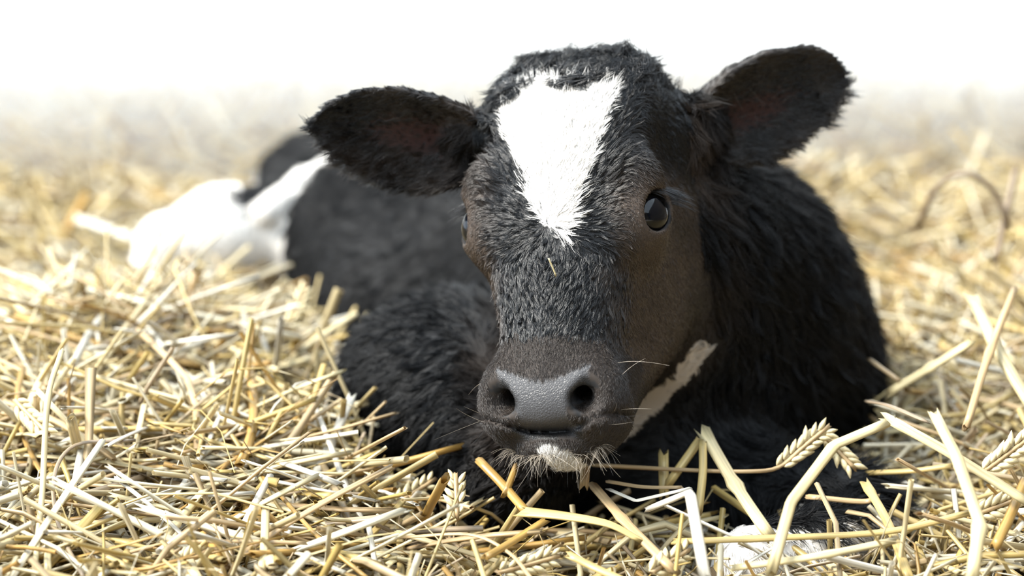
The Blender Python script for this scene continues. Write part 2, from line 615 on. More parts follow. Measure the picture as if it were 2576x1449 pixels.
def sample_surface():
    tri = np.concatenate([BQ[:, [0, 1, 2]], BQ[:, [0, 2, 3]]])
    A, B, Cc = BV[tri[:, 0]], BV[tri[:, 1]], BV[tri[:, 2]]
    cr = np.cross(B - A, Cc - A)
    area = np.linalg.norm(cr, axis=1) / 2
    cen = (A + B + Cc) / 3
    fn = cr / (2 * area[:, None] + 1e-12)
    vd = CAM - cen; vd /= np.linalg.norm(vd, axis=1)[:, None]
    facing = (fn * vd).sum(1)
    Q = to_head(cen)
    headish = (np.abs(Q[:, 0]) < .095) & (Q[:, 1] > -.10) & (Q[:, 2] > -.2) & (Q[:, 2] < .16)
    isear = np.zeros(len(cen), bool)
    for e in (EAR_R, EAR_L):
        u, v, w = e.local(*cen.T)
        isear |= (u > 0) & (u < e.L + .01) & (np.abs(v) < .06) & (np.abs(w) < .05)
    dens = np.where(headish, 1.5e6, 2.3e5)
    dens = np.where(isear, 9e5, dens)
    dens = dens * (facing > -.45) * (cen[:, 2] > -.03)
    num = area * dens
    cnt = rng.poisson(num)
    idx = np.repeat(np.arange(len(tri)), cnt)
    u = rng.random(len(idx)); v = rng.random(len(idx))
    f = u + v > 1
    u[f] = 1 - u[f]; v[f] = 1 - v[f]
    P = A[idx] + (B - A)[idx] * u[:, None] + (Cc - A)[idx] * v[:, None]
    t = tri[idx]
    N = BN[t[:, 0]] * (1 - u - v)[:, None] + BN[t[:, 1]] * u[:, None] + BN[t[:, 2]] * v[:, None]
    N /= np.linalg.norm(N, axis=1)[:, None] + 1e-9
    return P, N


def norm(a):
    return a / (np.linalg.norm(a, axis=1)[:, None] + 1e-9)


def build_fur():
    P, N = sample_surface()
    r = regions(P, N)
    Q = r['Q']; x, y, z = Q.T
    ear = r['ear_r'] | r['ear_l']
    head = r['head'] & ~ear
    keep = ~(r['pad'] | (r['lip'] & (z > -.18)) | (r['head'] & (r['eye'] < EYE_R + .0032)) | (r['nostril']))
    P, N = P[keep], N[keep]
    r = {k: v[keep] for k, v in r.items()}
    Q = r['Q']; x, y, z = Q.T
    ear = ear[keep]; head = head[keep]
    n = len(P)
    col = coat_colour(P, N, r)
    # flow of the coat
    T = np.tile(norm(np.array([[-.45, .45, -.75]])), (n, 1)) + .35 * np.stack([noise(P, 14, 11), noise(P, 14, 12), noise(P, 14, 13)], 1)
    neck = P[:, 0] > .12
    T[neck] = norm(np.array([[.35, .25, -.9]])) + .4 * np.stack([noise(P[neck], 22, 11), noise(P[neck], 22, 12), noise(P[neck], 22, 13)], 1)
    zw = -.022
    rad = np.stack([x * 1.3, 0 * x, z - zw], 1)
    rad = norm(rad + 1e-6)
    low = np.stack([-np.tanh(x / .006) * .35, 0 * x, -np.ones(n)], 1)
    wl = sstep(zw - .006, zw - .035, z)[:, None]
    fd = rad * (1 - wl) + norm(low) * wl
    sidew = sstep(.045, .065, np.abs(x) + .4 * np.maximum(.02 - y, 0))[:, None]
    fd = fd * (1 - sidew) + norm(np.stack([np.sign(x) * .3, -.55 + 0 * x, -.5 + 0 * x], 1)) * sidew
    poll = (sstep(.080, .108, z) * np.where(r['blaze'], .12, 1))[:, None]
    curl = np.stack([1.2 * noise(Q, 70, 14), .3 + .6 * noise(Q, 70, 15), .45 + 1.1 * noise(Q, 70, 16)], 1)
    fd = fd * (1 - .85 * poll) + curl * .85 * poll
    fd = fd + .15 * np.stack([noise(Q, 240, 17), noise(Q, 240, 18), noise(Q, 240, 19)], 1)
    T[head] = (fd @ HM.T)[head]
    for e, k in ((EAR_R, 'ear_r'), (EAR_L, 'ear_l')):
        m = r[k]
        u, v, w = e.local(*P[m].T)
        s = v / .04
        T[m] = e.u + e.v * (np.minimum(s, 0) * 1.0 - .12)[:, None] + .28 * np.stack([noise(P[m], 120, 20), noise(P[m], 120, 21), noise(P[m], 120, 22)], 1)
    T = norm(T - N * (T * N).sum(1)[:, None])
    # length, lift
    L = np.full(n, .016) * (1 + .3 * noise(P, 25, 23)); lift = np.full(n, .10); rd = np.full(n, .00032)
    hl = .0088 + .0025 * sstep(-.02, .03, z) - .0045 * sidew[:, 0] + .009 * poll[:, 0]
    hl = np.where(r['blaze'], hl + .003, hl)
    hl = np.where(z < -.09, hl * .7, hl)
    hl = np.where(r['muzzle'], .0030, hl)
    hl = np.where(r['chin'], .0045, hl)
    L[head] = hl[head]; rd[head] = np.where(poll[:, 0] > .5, .00028, .00020)[head]
    rd[head & r['muzzle']] = .00011
    lift[head] = (.10 + .22 * poll[:, 0])[head]; lift[head & r['muzzle']] = .5
    deye = np.clip((r['eye'] - EYE_R) / .02, .25, 1)
    L[head] *= deye[head]
    L[ear] = .010; lift[ear] = .16; rd[ear] = .00021
    for e, k in ((EAR_R, 'ear_r'), (EAR_L, 'ear_l')):
        m = r[k]
        u, v, w = e.local(*P[m].T)
        inn = np.exp(-((u - .35 * e.L) / (.28 * e.L)) ** 2 - ((v + .004) / .015) ** 2) * (N[m] @ e.n > .1)
        fr = sstep(.020, .036, -v + .25 * u) * sstep(.012, -.01, v)
        L[m] = .0060 * (1 - .7 * inn) + .008 * fr
        rd[m] = np.where(inn > .5, .00008, .00021)
    nk = neck & ~head & ~ear
    L[nk] = .023; lift[nk] = .20
    L[(seg_dist(P, JAW[0], JAW[1]) < .034) & ~head] = .008
    L[r['white_leg']] = .009
    L[r['jaw']] = .007
    T[r['jaw']] = norm(np.array([[.7, .1, .7]]))
    L *= rng.uniform(.7, 1.15, n)
    # clumps
    wgt = np.where(head & (poll[:, 0] < .3), 1.9, 1.0); wgt = wgt / wgt.sum()
    ng = max(1, n // 13)
    gi = rng.choice(n, ng, replace=False, p=wgt)
    kd = kdtree.KDTree(ng)
    for i, p in enumerate(P[gi]):
        kd.insert(p, i)
    kd.balance()
    own = np.array([kd.find(p)[1] for p in P.tolist()])
    g = gi[own]
    K = 6
    s = np.linspace(0, 1, K)
    pts = np.empty((n, K, 3))
    wob = rng.normal(size=(n, 3)) * .10
    curlA = rng.normal(size=(n, 3))
    # guides share one random bend
    bend = rng.normal(size=(n, 3)) * np.where(head | ear, .20, .26)[:, None]
    wave = norm(np.cross(N, T)) * (poll[:, 0] * head * .30 + .05)[:, None]
    ph = rng.uniform(0, 6.28, n)
    for j, t in enumerate(s):
        pts[:, j] = P + wave * (np.sin(5.5 * t + ph) - np.sin(ph))[:, None] * L[:, None] + (T * t + N * (lift * t * (1.25 - .75 * t))[:, None] + (wob * t + bend * t * t) * 1.0) * L[:, None]
    cl = np.where(head, .93, .80)
    cl = np.where(head & (sidew[:, 0] > .5), .30, cl)
    cl = np.where(r['muzzle'], 0, cl)
    cl = np.where(ear, .6, cl)
    cl = np.where(head & (poll[:, 0] > .3), .80, cl)
    cl = np.where(r['blaze'], .72, cl)
    okc = np.linalg.norm(P - P[g], axis=1) < .006
    sc = (L / L[g]).clip(.6, 1.4)
    for j, t in enumerate(s):
        tgt = P[g] + (pts[g, j] - P[g]) * sc[:, None]
        w = (cl * okc * t ** .75)[:, None]
        pts[:, j] = pts[:, j] * (1 - w) + tgt * w
    radm = rd[:, None] * np.array([1, 1, .95, .8, .55, .12])[None]
    white = (r['blaze'] | r['white_leg'] | r['chin'] | r['jaw'])
    var = rng.uniform(.75, 1.25, n)[:, None]
    col = np.where(white[:, None], col * rng.uniform(.93, 1.0, n)[:, None], col * var ** np.where(r['brown'] > .3, 1.8, 1.0)[:, None])
    wb = r['blaze']
    hair_object('white_blaze_hair', pts[wb], radm[wb], col[wb], m_fur, calf)['label'] = 'white hair of the forehead blaze'
    hd = (head | ear) & ~wb; bd = ~(head | ear | wb)
    hair_object('face_fur', pts[hd], radm[hd], col[hd], m_fur, calf)
    hair_object('body_fur', pts[bd], radm[bd], col[bd], m_coat, calf)
    print('HAIRS', n)


build_fur()

# ------------------------------------------------------------------ calf: eyes, lashes, whiskers
m_eye, nt, bs = new_mat('eye_white'); bs.inputs['Base Color'].default_value = (.34, .29, .27, 1); bs.inputs['Roughness'].default_value = .12
m_iris, nt, bs = new_mat('iris'); bs.inputs['Roughness'].default_value = .6; bs.inputs['Specular IOR Level'].default_value = 0
tcx = node(nt, 'ShaderNodeTexCoord'); nzx = node(nt, 'ShaderNodeTexNoise'); nzx.inputs['Scale'].default_value = 400
cr = node(nt, 'ShaderNodeValToRGB'); cr.color_ramp.elements[0].color = (.003, .0035, .005, 1); cr.color_ramp.elements[1].color = (.011, .009, .007, 1)
nt.links.new(tcx.outputs['Object'], nzx.inputs['Vector']); nt.links.new(nzx.outputs['Fac'], cr.inputs['Fac']); nt.links.new(cr.outputs['Color'], bs.inputs['Base Color'])
m_pup, nt, bs = new_mat('pupil'); bs.inputs['Base Color'].default_value = (.0015, .0025, .005, 1); bs.inputs['Specular IOR Level'].default_value = 0
m_cor, nt, bs = new_mat('cornea')
gl = node(nt, 'ShaderNodeBsdfGlossy'); gl.inputs['Roughness'].default_value = .02
tr = node(nt, 'ShaderNodeBsdfTransparent'); tr.inputs['Color'].default_value = (.97, .98, 1, 1)
fr = node(nt, 'ShaderNodeFresnel'); fr.inputs['IOR'].default_value = 1.38
mx = node(nt, 'ShaderNodeMixShader')
nt.links.new(fr.outputs[0], mx.inputs[0]); nt.links.new(tr.outputs[0], mx.inputs[1]); nt.links.new(gl.outputs[0], mx.inputs[2])
nt.links.new(mx.outputs[0], nt.nodes['Material Output'].inputs['Surface'])


def cap(R, ang, ea=1.0, rings=10, seg=28, bulge=0.0):
    V = [(0, 0, R + bulge)]; F = []
    for i in range(1, rings + 1):
        a = ang * i / rings
        for j in range(seg):
            b = 2 * math.pi * j / seg
            rr = R + bulge * (1 - (i / rings) ** 2)
            px, py = math.sin(a) * math.cos(b), math.sin(a) * math.sin(b) * ea
            V.append((rr * px, rr * py, rr * math.sqrt(max(0, 1 - px * px - py * py))))
    for j in range(seg):
        F.append((0, 1 + j, 1 + (j + 1) % seg))
    for i in range(rings - 1):
        for j in range(seg):
            a, b = 1 + i * seg + j, 1 + i * seg + (j + 1) % seg
            F.append((a, a + seg, b + seg, b))
    return np.array(V), F


def ball(R, rings=16, seg=28):
    V, F = cap(R, math.pi * .98, 1, rings, seg)
    # a full sphere from a cap loses its far half in the square root: rebuild it
    V = [(0, 0, R)]
    for i in range(1, rings + 1):
        a = math.pi * .985 * i / rings
        for j in range(seg):
            b = 2 * math.pi * j / seg
            V.append((R * math.sin(a) * math.cos(b), R * math.sin(a) * math.sin(b), R * math.cos(a)))
    F.append(tuple(1 + (rings - 1) * seg + j for j in range(seg)))
    return np.array(V), F


def build_eye(sd):
    n = EYE_N * (sd, 1, 1); l = EYE_L * (sd, 1, 1); c = EYE_C * (sd, 1, 1)
    s = np.cross(l, n)
    B = HM @ np.stack([l, s, n], 1)
    cw = from_head(c)
    put = lambda VF: (VF[0] @ B.T + cw, VF[1])
    eye = mesh_obj('eye', *put(ball(EYE_R)), m_eye, calf)
    mesh_obj('iris', *put(cap(EYE_R + .0003, .80)), m_iris, eye)
    mesh_obj('pupil', *put(cap(EYE_R + .0006, .55, .80)), m_pup, eye)
    mesh_obj('cornea', *put(cap(EYE_R + .0007, .90, bulge=.0018)), m_cor, eye)
    # lashes from the upper lid, sweeping outward and back
    pts = []
    for q in range(150):
        a = rng.uniform(-.75, 1.0)
        ro = c + l * (.0200 * math.cos(a)) + s * (sd * .0150 * math.sin(a)) + n * .0125
        d = n * .55 + l * .15 + np.array([sd * .75, -.45, .10]) + rng.normal(size=3) * .10
        d /= np.linalg.norm(d)
        Ln = rng.uniform(.012, .024)
        g = np.array([sd * .1, -.15, -.50])
        pts.append([from_head(ro + (d * t + g * t * t * .8) * Ln) for t in np.linspace(0, 1, 6)])
    pts = np.array(pts)
    rd = np.tile(np.array([.00020, .00019, .00016, .00012, .00008, .00003]), (len(pts), 1))
    hair_object('eyelashes', pts, rd, np.tile((.02, .02, .022), (len(pts), 1)), m_fur, calf)


build_eye(1)
build_eye(-1)


def build_whiskers():
    pts, col = [], []
    for q in range(196):
        if q < 180:                      # beard round the chin and lower lip
            a = rng.uniform(-math.pi * 1.02, math.pi * .08)
            x0 = .032 * math.cos(a); z0 = -.174 + .012 * math.sin(a); y0 = .024 - .5 * abs(x0)
            d = np.array([x0 * 16 + rng.normal() * .5, .55 + rng.normal() * .35, -.35 + rng.normal() * .45]); Ln = rng.uniform(.007, .021)
            g = np.array([rng.normal() * .3, -.3 + rng.normal() * .2, -.55])
        else:                            # sides of the muzzle
            sd = -1 if rng.random() < .5 else 1
            x0 = sd * rng.uniform(.036, .050); z0 = rng.uniform(-.162, -.105); y0 = .022
            d = np.array([sd * .9 + rng.normal() * .3, .35 + rng.normal() * .3, rng.normal() * .5]); Ln = rng.uniform(.012, .036); g = rng.normal(size=3) * .25
        d /= np.linalg.norm(d)
        p = np.array([x0, y0, z0])
        # sit the root on the skin
        for _ in range(6):
            f = head_sdf(p[0], p[1], p[2]); h = .0008
            gr = np.array([head_sdf(*(p + np.eye(3)[i] * h)) - f for i in range(3)]) / h
            p = p - gr * f / (gr @ gr + 1e-6)
        pts.append([from_head(p + (d * t + g * t * t * .8) * Ln) for t in np.linspace(0, 1, 7)])
        col.append(np.array([.60, .52, .42]) * rng.uniform(.45, 1.0) if rng.random() < .75 else np.array([.03, .03, .03]))
    pts = np.array(pts)
    rd = np.tile(np.linspace(.00009, .00002, 7), (len(pts), 1))
    hair_object('whiskers', pts, rd, np.array(col), m_fur, calf)['label'] = 'pale wiry whiskers round the muzzle'


build_whiskers()


def build_ear_hair():
    pts = []
    for e, n in ((EAR_R, 26), (EAR_L, 12)):
        for q in range(n):
            u = rng.uniform(.12, .55) * e.L; v = rng.uniform(-.020, .024)
            hw = .036
            w = e.cup(u, v / hw) + .004
            p = e.b + e.u * u + e.v * v + e.n * w
            d = e.u * rng.uniform(.2, 1) + e.v * rng.normal() * .7 + e.n * .35; d /= np.linalg.norm(d)
            g = rng.normal(size=3) * .6
            Ln = rng.uniform(.010, .026)
            pts.append([p + (d * t + g * t * t * .6) * Ln for t in np.linspace(0, 1, 7)])
    pts = np.array(pts)
    hair_object('ear_hair', pts, np.tile(np.linspace(.00010, .00003, 7), (len(pts), 1)), np.tile((.16, .14, .13), (len(pts), 1)), m_fur, calf)


build_ear_hair()

# ------------------------------------------------------------------ the pen: floor, added walls, bedding
def bed(x, y):
    """Height of the straw surface."""
    x = np.asarray(x, float); y = np.asarray(y, float)
    P = np.stack([x, y, 0 * x], -1).reshape(-1, 3)
    h = .012 + .190 * sstep(.60, 1.75, y) - .05 * sstep(2.0, 3.2, y)
    h = h + .085 * np.exp(-((x + .36) / .20) ** 2 - ((y - .42) / .42) ** 2)
    h = h + .075 * np.exp(-((x - .56) / .22) ** 2 - ((y - .50) / .45) ** 2)
    h = h + .02 * np.exp(-((x - .85) / .30) ** 2 - ((y - 1.2) / .5) ** 2)
    h = h + (.013 * noise(P, 7, 27) + .010 * noise(P, 21, 28)).reshape(x.shape)
    h = h - .030 * np.exp(-((x - .16) / .17) ** 2 - ((y + .02) / .13) ** 2)
    h = h + .030 * np.exp(-((x + .17) / .10) ** 2 - ((y - .02) / .13) ** 2)
    h = h - .045 * sstep(.05, -.40, y)
    # a hollow pressed under the calf
    h = h - .05 * np.exp(-((x - .02) / .22) ** 2 - ((y - .38) / .32) ** 2)
    return h


def surf_mat(name, c1, c2, scale, rough, bump=0.0, bd=.01):
    m, nt, bs = new_mat(name)
    tc = node(nt, 'ShaderNodeTexCoord'); nz = node(nt, 'ShaderNodeTexNoise')
    nz.inputs['Scale'].default_value = scale; nz.inputs['Detail'].default_value = 6
    rp = node(nt, 'ShaderNodeValToRGB')
    rp.color_ramp.elements[0].position = .3; rp.color_ramp.elements[1].position = .7
    rp.color_ramp.elements[0].color = (*c1, 1); rp.color_ramp.elements[1].color = (*c2, 1)
    nt.links.new(tc.outputs['Object'], nz.inputs['Vector']); nt.links.new(nz.outputs['Fac'], rp.inputs['Fac']); nt.links.new(rp.outputs['Color'], bs.inputs['Base Color'])
    bs.inputs['Roughness'].default_value = rough
    if bump:
        b = node(nt, 'ShaderNodeBump'); b.inputs['Strength'].default_value = bump; b.inputs['Distance'].default_value = bd
        nt.links.new(nz.outputs['Fac'], b.inputs['Height']); nt.links.new(b.outputs['Normal'], bs.inputs['Normal'])
    return m


def slab(name, lo, hi, mat, kind='structure', parent=None):
    (x0, y0, z0), (x1, y1, z1) = lo, hi
    V = [(x, y, z) for x in (x0, x1) for y in (y0, y1) for z in (z0, z1)]
    F = [(0, 1, 3, 2), (4, 6, 7, 5), (0, 4, 5, 1), (2, 3, 7, 6), (0, 2, 6, 4), (1, 5, 7, 3)]
    o = mesh_obj(name, V, F, mat, parent, smooth=False)
    if parent is None:
        o['kind'] = kind
    return o


m_conc = surf_mat('concrete', (.42, .40, .37), (.52, .50, .47), 6, .85, .3)
m_backdrop = surf_mat('backdrop_white', (.86, .86, .84), (.90, .90, .88), 5, .9, .2)
m_wood = surf_mat('shading_timber', (.055, .042, .032), (.10, .08, .062), 9, .8, .4)
o = slab('floor', (-2.6, -3.3, -.16), (1.9, 4.1, -.11), m_conc); o['label'] = 'concrete floor under the straw'
o = slab('backdrop_wall', (-2.6, 4.1, -.11), (1.9, 4.25, .55), m_backdrop); o['label'] = 'added white backdrop wall behind the straw bed'  # invented backdrop, stands in for the overexposed white beyond the straw


def shade_boards(name, label, along, fixed, a0, a1, top):
    post = bpy.data.objects.new(name, None); link(post); post['kind'] = 'structure'; post['label'] = label
    zz = -.11; w = .145
    first = None
    while zz < top:
        if first is None:
            lo, hi = ((fixed, a0, 0), (fixed + .03, a1, w - .008)) if along == 'y' else ((a0, fixed - .03, 0), (a1, fixed, w - .008))
            first = slab('plank', lo, hi, m_wood, parent=post); o = first
        else:
            o = link(first.copy(), post)
        o.location = (0, 0, zz)
        zz += w


shade_boards('shade_wall_right', 'unseen dark boarding added to shade the right side', 'y', 1.55, -3.2, 1.5, 2.3)  # out of view, added to cut sky light from the right
shade_boards('shade_wall_front', 'unseen dark boarding added behind the viewer to block light', 'x', -3.2, -2.5, 1.55, 1.7)  # out of view, added to keep sky glare off the dark fur

# straw colours
PAL = np.array([srgb(212, 188, 130), srgb(224, 206, 162), srgb(230, 219, 190), srgb(198, 174, 134), srgb(184, 146, 82), srgb(206, 178, 108), srgb(236, 230, 214), srgb(180, 160, 132)])
PAL = PAL * .86
PALW = np.array([.20, .22, .16, .13, .07, .10, .07, .05])


def straw_mat(name, per_object):
    m, nt, bs = new_mat(name)
    tc = node(nt, 'ShaderNodeTexCoord')
    if per_object:
        oi = node(nt, 'ShaderNodeObjectInfo')
        rp = node(nt, 'ShaderNodeValToRGB'); rp.color_ramp.interpolation = 'CONSTANT'
        acc = 0
        els = rp.color_ramp.elements
        for i, (c, w) in enumerate(zip(PAL, PALW)):
            e = els[0] if i == 0 else els.new(acc)
            e.position = acc; e.color = (*c, 1); acc += w
        els.remove(els[len(els) - 1]) if len(els) > len(PAL) else None
        nt.links.new(oi.outputs['Random'], rp.inputs['Fac']); base = rp.outputs['Color']
    else:
        at_ = node(nt, 'ShaderNodeAttribute', attribute_name='tint'); base = at_.outputs['Color']
    # length of the stalk runs along v of attribute 'grain': fine streaks
    ga = node(nt, 'ShaderNodeAttribute', attribute_name='grain')
    nz = node(nt, 'ShaderNodeTexNoise'); nz.inputs['Scale'].default_value = 1.0; nz.inputs['Detail'].default_value = 3
    nt.links.new(ga.outputs['Vector'], nz.inputs['Vector'])
    mr = node(nt, 'ShaderNodeMapRange'); mr.inputs['From Min'].default_value = .3; mr.inputs['From Max'].default_value = .7
    mr.inputs['To Min'].default_value = .62; mr.inputs['To Max'].default_value = 1.15
    nt.links.new(nz.outputs['Fac'], mr.inputs['Value'])
    sc2 = node(nt, 'ShaderNodeVectorMath', operation='MULTIPLY'); sc2.inputs[1].default_value = (.35, .35, 1.6)
    nt.links.new(ga.outputs['Vector'], sc2.inputs[0])
    nz2 = node(nt, 'ShaderNodeTexNoise'); nz2.inputs['Scale'].default_value = 1.0; nz2.inputs['Detail'].default_value = 2
    nt.links.new(sc2.outputs[0], nz2.inputs['Vector'])
    m2 = node(nt, 'ShaderNodeMapRange'); m2.inputs['From Min'].default_value = .3; m2.inputs['From Max'].default_value = .7
    m2.inputs['To Min'].default_value = .75; m2.inputs['To Max'].default_value = 1.12
    nt.links.new(nz2.outputs['Fac'], m2.inputs['Value'])
    m3 = node(nt, 'ShaderNodeMath', operation='MULTIPLY'); nt.links.new(mr.outputs['Result'], m3.inputs[0]); nt.links.new(m2.outputs['Result'], m3.inputs[1])
    mul = node(nt, 'ShaderNodeMix', data_type='RGBA', blend_type='MULTIPLY'); mul.inputs['Factor'].default_value = 1
    nt.links.new(base, mul.inputs['A']); nt.links.new(m3.outputs[0], mul.inputs['B'])
    nt.links.new(mul.outputs['Result'], bs.inputs['Base Color'])
    bs.inputs['Roughness'].default_value = .4
    tl = node(nt, 'ShaderNodeBsdfTranslucent'); nt.links.new(mul.outputs['Result'], tl.inputs['Color'])
    mx = node(nt, 'ShaderNodeMixShader'); mx.inputs[0].default_value = .22
    nt.links.new(bs.outputs[0], mx.inputs[1]); nt.links.new(tl.outputs[0], mx.inputs[2])
    nt.links.new(mx.outputs[0], nt.nodes['Material Output'].inputs['Surface'])
    return m


m_straw = straw_mat('straw_mixed', False)
m_stalk = straw_mat('straw_stalk', True)


def sweep(paths, wid, thk, sides, up=None):
    """Tubes along paths (n,K,3) with half widths wid, thk (n,K): all rings, one big vertex array."""
    n, K = paths.shape[:2]
    T = np.gradient(paths, axis=1)
    T /= np.linalg.norm(T, axis=2, keepdims=True) + 1e-9
    if up is None:
        up = rng.normal(size=(n, 3))
    A = np.cross(T, up[:, None, :]); A /= np.linalg.norm(A, axis=2, keepdims=True) + 1e-9
    B = np.cross(A, T)
    ang = np.linspace(0, 2 * math.pi, sides, endpoint=False)
    V = paths[:, :, None, :] + A[:, :, None, :] * (np.cos(ang)[None, None, :, None] * wid[:, :, None, None]) + B[:, :, None, :] * (np.sin(ang)[None, None, :, None] * thk[:, :, None, None])
    i, k, s = np.meshgrid(np.arange(n), np.arange(K - 1), np.arange(sides), indexing='ij')
    b = i * K * sides + k * sides
    s2 = (s + 1) % sides
    Q = np.stack([b + s, b + s2, b + sides + s2, b + sides + s], -1).reshape(-1, 4)
    seg = np.linalg.norm(np.diff(paths, axis=1), axis=2)
    ln = np.concatenate([np.zeros((n, 1)), np.cumsum(seg, 1)], 1)
    off = rng.uniform(0, 100, n)
    G = np.empty((n, K, sides, 3))
    G[..., 0] = np.cos(ang)[None, None, :] * 2.2 + off[:, None, None]
    G[..., 1] = np.sin(ang)[None, None, :] * 2.2
    G[..., 2] = ln[:, :, None] * 14
    return V.reshape(-1, 3), Q, G.reshape(-1, 3)


def fast_mesh(name, V, Q, G=None, tint=None, smooth=True):
    me = bpy.data.meshes.new(name)
    me.vertices.add(len(V)); me.vertices.foreach_set('co', V.astype(np.float32).ravel())
    me.loops.add(len(Q) * 4); me.loops.foreach_set('vertex_index', Q.astype(np.int32).ravel())
    me.polygons.add(len(Q)); me.polygons.foreach_set('loop_start', np.arange(len(Q), dtype=np.int32) * 4)
    me.update(calc_edges=True)
    me.polygons.foreach_set('use_smooth', np.full(len(Q), smooth))
    if G is not None:
        a = me.attributes.new('grain', 'FLOAT_VECTOR', 'POINT'); a.data.foreach_set('vector', G.astype(np.float32).ravel())
    if tint is not None:
        a = me.attributes.new('tint', 'FLOAT_COLOR', 'POINT'); a.data.foreach_set('color', np.concatenate([tint, np.ones((len(tint), 1))], 1).astype(np.float32).ravel())
    return me


def clear_of_calf(paths, gap):
    n, K = paths.shape[:2]
    P = paths.reshape(-1, 3)
    d = np.full(len(P), 1.0)
    m = (P[:, 0] > -.55) & (P[:, 0] < .42) & (P[:, 1] > -.25) & (P[:, 1] < 1.3)
    d[m] = calf_sdf(P[m])
    return d.reshape(n, K).min(1) > gap


def straw_paths(cx, cy, cz, L, az, el, K, bendm):
    n = len(cx)
    d = np.stack([np.cos(az) * np.cos(el), np.sin(az) * np.cos(el), np.sin(el)], 1)
    p = np.stack([-np.sin(az), np.cos(az), 0 * az], 1)
    s = np.linspace(-.5, .5, K)
    b = rng.normal(size=n) * bendm; bz = rng.normal(size=n) * bendm * .7
    c = np.stack([cx, cy, cz], 1)
    kink = (rng.random(n) < .25) * rng.normal(size=n) * .25
    paths = c[:, None] + d[:, None] * (s[None, :, None] * L[:, None, None]) + p[:, None] * ((s * s)[None, :, None] * (b * L)[:, None, None] + (np.maximum(s - .1, 0)[None, :, None]) * (kink * L)[:, None, None])
    paths[:, :, 2] += (.25 - s * s)[None] * (bz * L)[:, None]
    return paths


def pick_tint(n, k):
    c = PAL[rng.choice(len(PAL), n, p=PALW)] * rng.uniform(.85, 1.1, n)[:, None]
    return np.repeat(c, k, 0).clip(0, .95)


def build_bed():
    Vs, Qs, Gs, Ts = [], [], [], []
    off = 0

    def add(V, Q, G, T):
        nonlocal off
        Vs.append(V); Qs.append(Q + off); Gs.append(G); Ts.append(T); off += len(V)
    # matted straw underneath
    nx, ny = 170, 250
    X, Y = np.meshgrid(np.linspace(-2.3, 1.52, nx), np.linspace(-1.3, 4.05, ny), indexing='ij')
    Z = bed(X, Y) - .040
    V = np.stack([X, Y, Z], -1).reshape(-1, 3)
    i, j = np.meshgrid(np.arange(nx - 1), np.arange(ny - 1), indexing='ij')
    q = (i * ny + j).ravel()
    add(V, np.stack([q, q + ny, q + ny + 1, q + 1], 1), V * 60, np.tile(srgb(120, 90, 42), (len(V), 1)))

    def scatter(n, xr, yr, Lr, wr, lay, elsd, K, sides, flat, gap=.004, bend=.25, margin=.25):
        x = rng.uniform(*xr, n); y = yr[0] + (yr[1] - yr[0]) * rng.random(n) ** 1.15
        half = (y + 1.48) * .285 + .12
        k = (np.abs(x) < half + margin) & (x < 1.40) & (y < 3.9)
        x, y = x[k], y[k]; n = len(x)
        L = rng.uniform(*Lr, n)
        z = bed(x, y) + rng.uniform(lay[0], lay[1], n)
        az = rng.uniform(0, 2 * math.pi, n); el = rng.normal(size=n) * elsd
        p = straw_paths(x, y, z, L, az, el, K, bend)
        k = clear_of_calf(p, gap)
        p = p[k]; n = len(p)
        w = rng.uniform(*wr, n)[:, None] * np.ones((1, K))
        t = w * (flat[0] + (flat[1] - flat[0]) * rng.random((n, 1)))
        up = rng.normal(size=(n, 3)) * .6 + np.array([0, 0, 1.0])
        if flat[1] < .2:                                  # leaf blades taper to their tips
            w = w * np.linspace(1, .25, K)[None]
        V, Q, G = sweep(p, w, t, sides, up)
        add(V, Q, G, pick_tint(n, K * sides))
    scatter(9500, (-1.7, 1.7), (-.45, 4.0), (.08, .26), (.0015, .0036), (-.030, .012), .20, 4, 5, (.5, 1.0))
    scatter(8500, (-.9, .9), (-.45, 1.3), (.05, .20), (.0011, .0034), (-.035, .012), .32, 4, 5, (.35, .9))
    scatter(3500, (-.75, .75), (-.42, .7), (.05, .16), (.0010, .0030), (-.030, .012), .60, 4, 5, (.35, .9))
    scatter(4500, (-1.1, 1.1), (.9, 2.3), (.08, .24), (.0018, .0042), (-.030, .012), .40, 4, 5, (.35, .9))
    scatter(2600, (-1.6, 1.6), (-.40, 3.9), (.06, .20), (.0022, .0055), (-.02, .014), .35, 5, 4, (.05, .12), bend=.9)
    scatter(5200, (-1.0, 1.0), (-.42, 1.4), (.02, .08), (.0010, .0042), (-.015, .016), .55, 4, 4, (.06, .15), bend=1.0)
    scatter(1100, (-1.5, 1.5), (-.35, 3.6), (.07, .20), (.0012, .0026), (.005, .03), .60, 4, 5, (.6, 1.0), bend=.35)
    scatter(5000, (-.8, .8), (-.40, .9), (.006, .016), (.0015, .003), (-.006, .014), .6, 3, 5, (.4, .9), bend=.3)
    scatter(2500, (-.8, .8), (-.40, .9), (.05, .15), (.0004, .0009), (-.01, .016), .5, 5, 4, (.6, 1.0), bend=.8)
    scatter(7000, (-2.25, 1.4), (-.6, 4.0), (.10, .28), (.0018, .0040), (-.030, .012), .25, 4, 5, (.4, .9), margin=2.0)
    scatter(3500, (-1.3, 1.3), (-1.25, -.4), (.08, .24), (.0016, .0038), (-.030, .012), .25, 4, 5, (.4, .9), margin=2.0)
    V = np.concatenate(Vs); Q = np.concatenate(Qs); G = np.concatenate(Gs); T = np.concatenate(Ts)
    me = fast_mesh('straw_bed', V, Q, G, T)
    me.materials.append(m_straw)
    o = link(bpy.data.objects.new('straw_bed', me))
    o['kind'] = 'stuff'; o['category'] = 'straw'
    o['label'] = 'deep bed of loose golden straw filling the pen'
    print('BED quads', len(Q))


build_bed()


